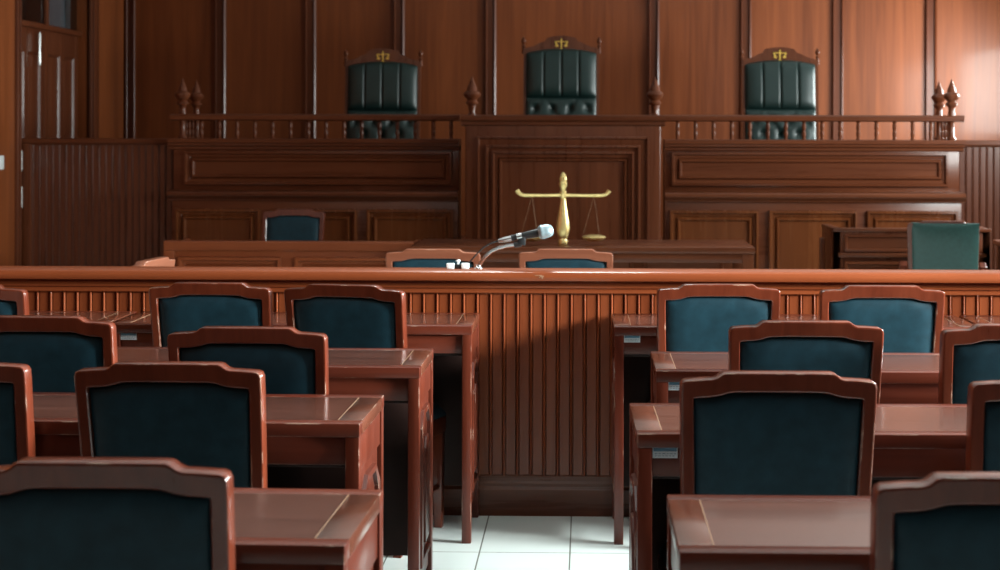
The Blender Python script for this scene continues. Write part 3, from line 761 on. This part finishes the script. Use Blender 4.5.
b = B(); b.box(-.015, .015, -.012, .012, -.008, .028, .004, rot=Matrix.Translation((.163, 0, .098))); b.build('clip', 'black', t)
B().lathe([(0, 0), (.006, .001), (.008, .01), (.010, .02), (.0105, .052), (0, .053)], (0, 0, 0), 14, T0 @ rotm).build('tail', 'chrome', t)
B().lathe([(0, .050), (.0115, .051), (.012, .070), (.0125, .072), (.0125, .092), (.013, .094), (.0145, .120), (.016, .140), (.0165, .157), (0, .158)], (0, 0, 0), 16, T0 @ rotm).build('handle', 'black', t)
B().lathe([(0, .0715), (.0135, .072), (.0138, .092), (0, .093)], (0, 0, 0), 16, T0 @ rotm).build('grip_band', 'chrome', t)
B().lathe([(0, .155), (.020, .156), (.0265, .164), (.0275, .168), (.0275, .172), (.026, .176), (.0262, .185), (.0245, .196), (.020, .206), (.012, .212), (0, .214)], (0, 0, 0), 20, T0 @ rotm).build('mesh_head', 'steel_mesh', t)
B().tube([(.076, 0, .106), (.050, .002, .098), (.02, .004, .082), (-.005, .006, .058), (-.028, .008, .032), (-.044, .01, .014), (-.058, .012, .004), (-.075, .012, .004)], .0028, 8).build('cable', 'black', t)
t = thing('cable_clamp', 'small white cable clamp with black middle on the bar', 'clamp', (-.488, 5.865, .919))
B().box(-.042, -.012, -.014, .014, 0, .020, .003).build('jaw', 'white_plastic', t)
B().box(.014, .044, -.014, .014, 0, .021, .003).build('jaw', 'white_plastic', t)
B().box(-.013, .015, -.010, .010, 0, .016, .003).build('body', 'black', t)
b = B(); b.lathe([(0, .014), (.004, .015), (.004, .026), (.009, .028), (.008, .033), (0, .034)], (.002, 0, 0), 10); b.build('screw_knob', 'white_plastic', t)

# ------------------------------------------------------------------ light
w = bpy.data.worlds.new('daylight'); sc.world = w; w.use_nodes = True
bg = w.node_tree.nodes['Background']; bg.inputs['Color'].default_value = (.75, .88, 1, 1); bg.inputs['Strength'].default_value = 1.0
def area(name, loc, rot, sx, sy, power, color, spread=180):
    l = bpy.data.lights.new(name, 'AREA'); l.shape = 'RECTANGLE'; l.size = sx; l.size_y = sy; l.energy = power; l.color = color; l.spread = R(spread)
    o = bpy.data.objects.new(name, l); col.objects.link(o); o.location = loc; o.rotation_euler = rot; return o
DAY = (.93, 1.0, .98)
for k, ((a, c), p, sp) in enumerate(zip(WIN, (4, 480, 180, 190), (180, 96, 170, 180))):
    area('window_daylight', (XR - .02, (a + c) / 2, (WZ0 + WZ1) / 2), (0, R(90), 0), WZ1 - WZ0, c - a, p, DAY, sp)
# fluorescent fitting over the aisle
area('ceiling_light', (-.25, 7.25, H - .03), (0, 0, 0), 1.2, .5, 50, (.90, 1, .985), 90)
area('ceiling_light', (.1, 2.7, H - .03), (0, 0, 0), 3.2, 1.6, 13, (.90, 1, .985), 78)  # broad overhead light added to brighten chair crests and desk tops

# ------------------------------------------------------------------ camera
cd = bpy.data.cameras.new('camera'); cam = bpy.data.objects.new('camera', cd); col.objects.link(cam)
cd.sensor_width = 36; cd.sensor_fit = 'HORIZONTAL'; cd.lens = 36 * 1550 / 1000
cd.shift_x = -.051; cd.shift_y = -.150
cam.location = (0, 0, 1.426)
th, ro = math.atan(.023), .0022
cam.matrix_world = Matrix.Translation((0, 0, 1.426)) @ Matrix.Rotation(th, 4, 'Z') @ Matrix.Rotation(R(90), 4, 'X') @ Matrix.Rotation(ro, 4, 'Z')
cd.dof.use_dof = True; cd.dof.focus_distance = 4.6; cd.dof.aperture_fstop = 5.6
cd.clip_start = .05
sc.camera = cam
sc.view_settings.view_transform = 'Standard'; sc.view_settings.look = 'None'
sc.view_settings.gamma = 1; sc.view_settings.use_curve_mapping = False; sc.view_settings.exposure = 0
sc.cycles.use_denoising = True
sc.cycles.max_bounces = 8; sc.cycles.diffuse_bounces = 5; sc.cycles.glossy_bounces = 4
sc.cycles.sample_clamp_indirect = 6; sc.cycles.caustics_reflective = False; sc.cycles.caustics_refractive = False
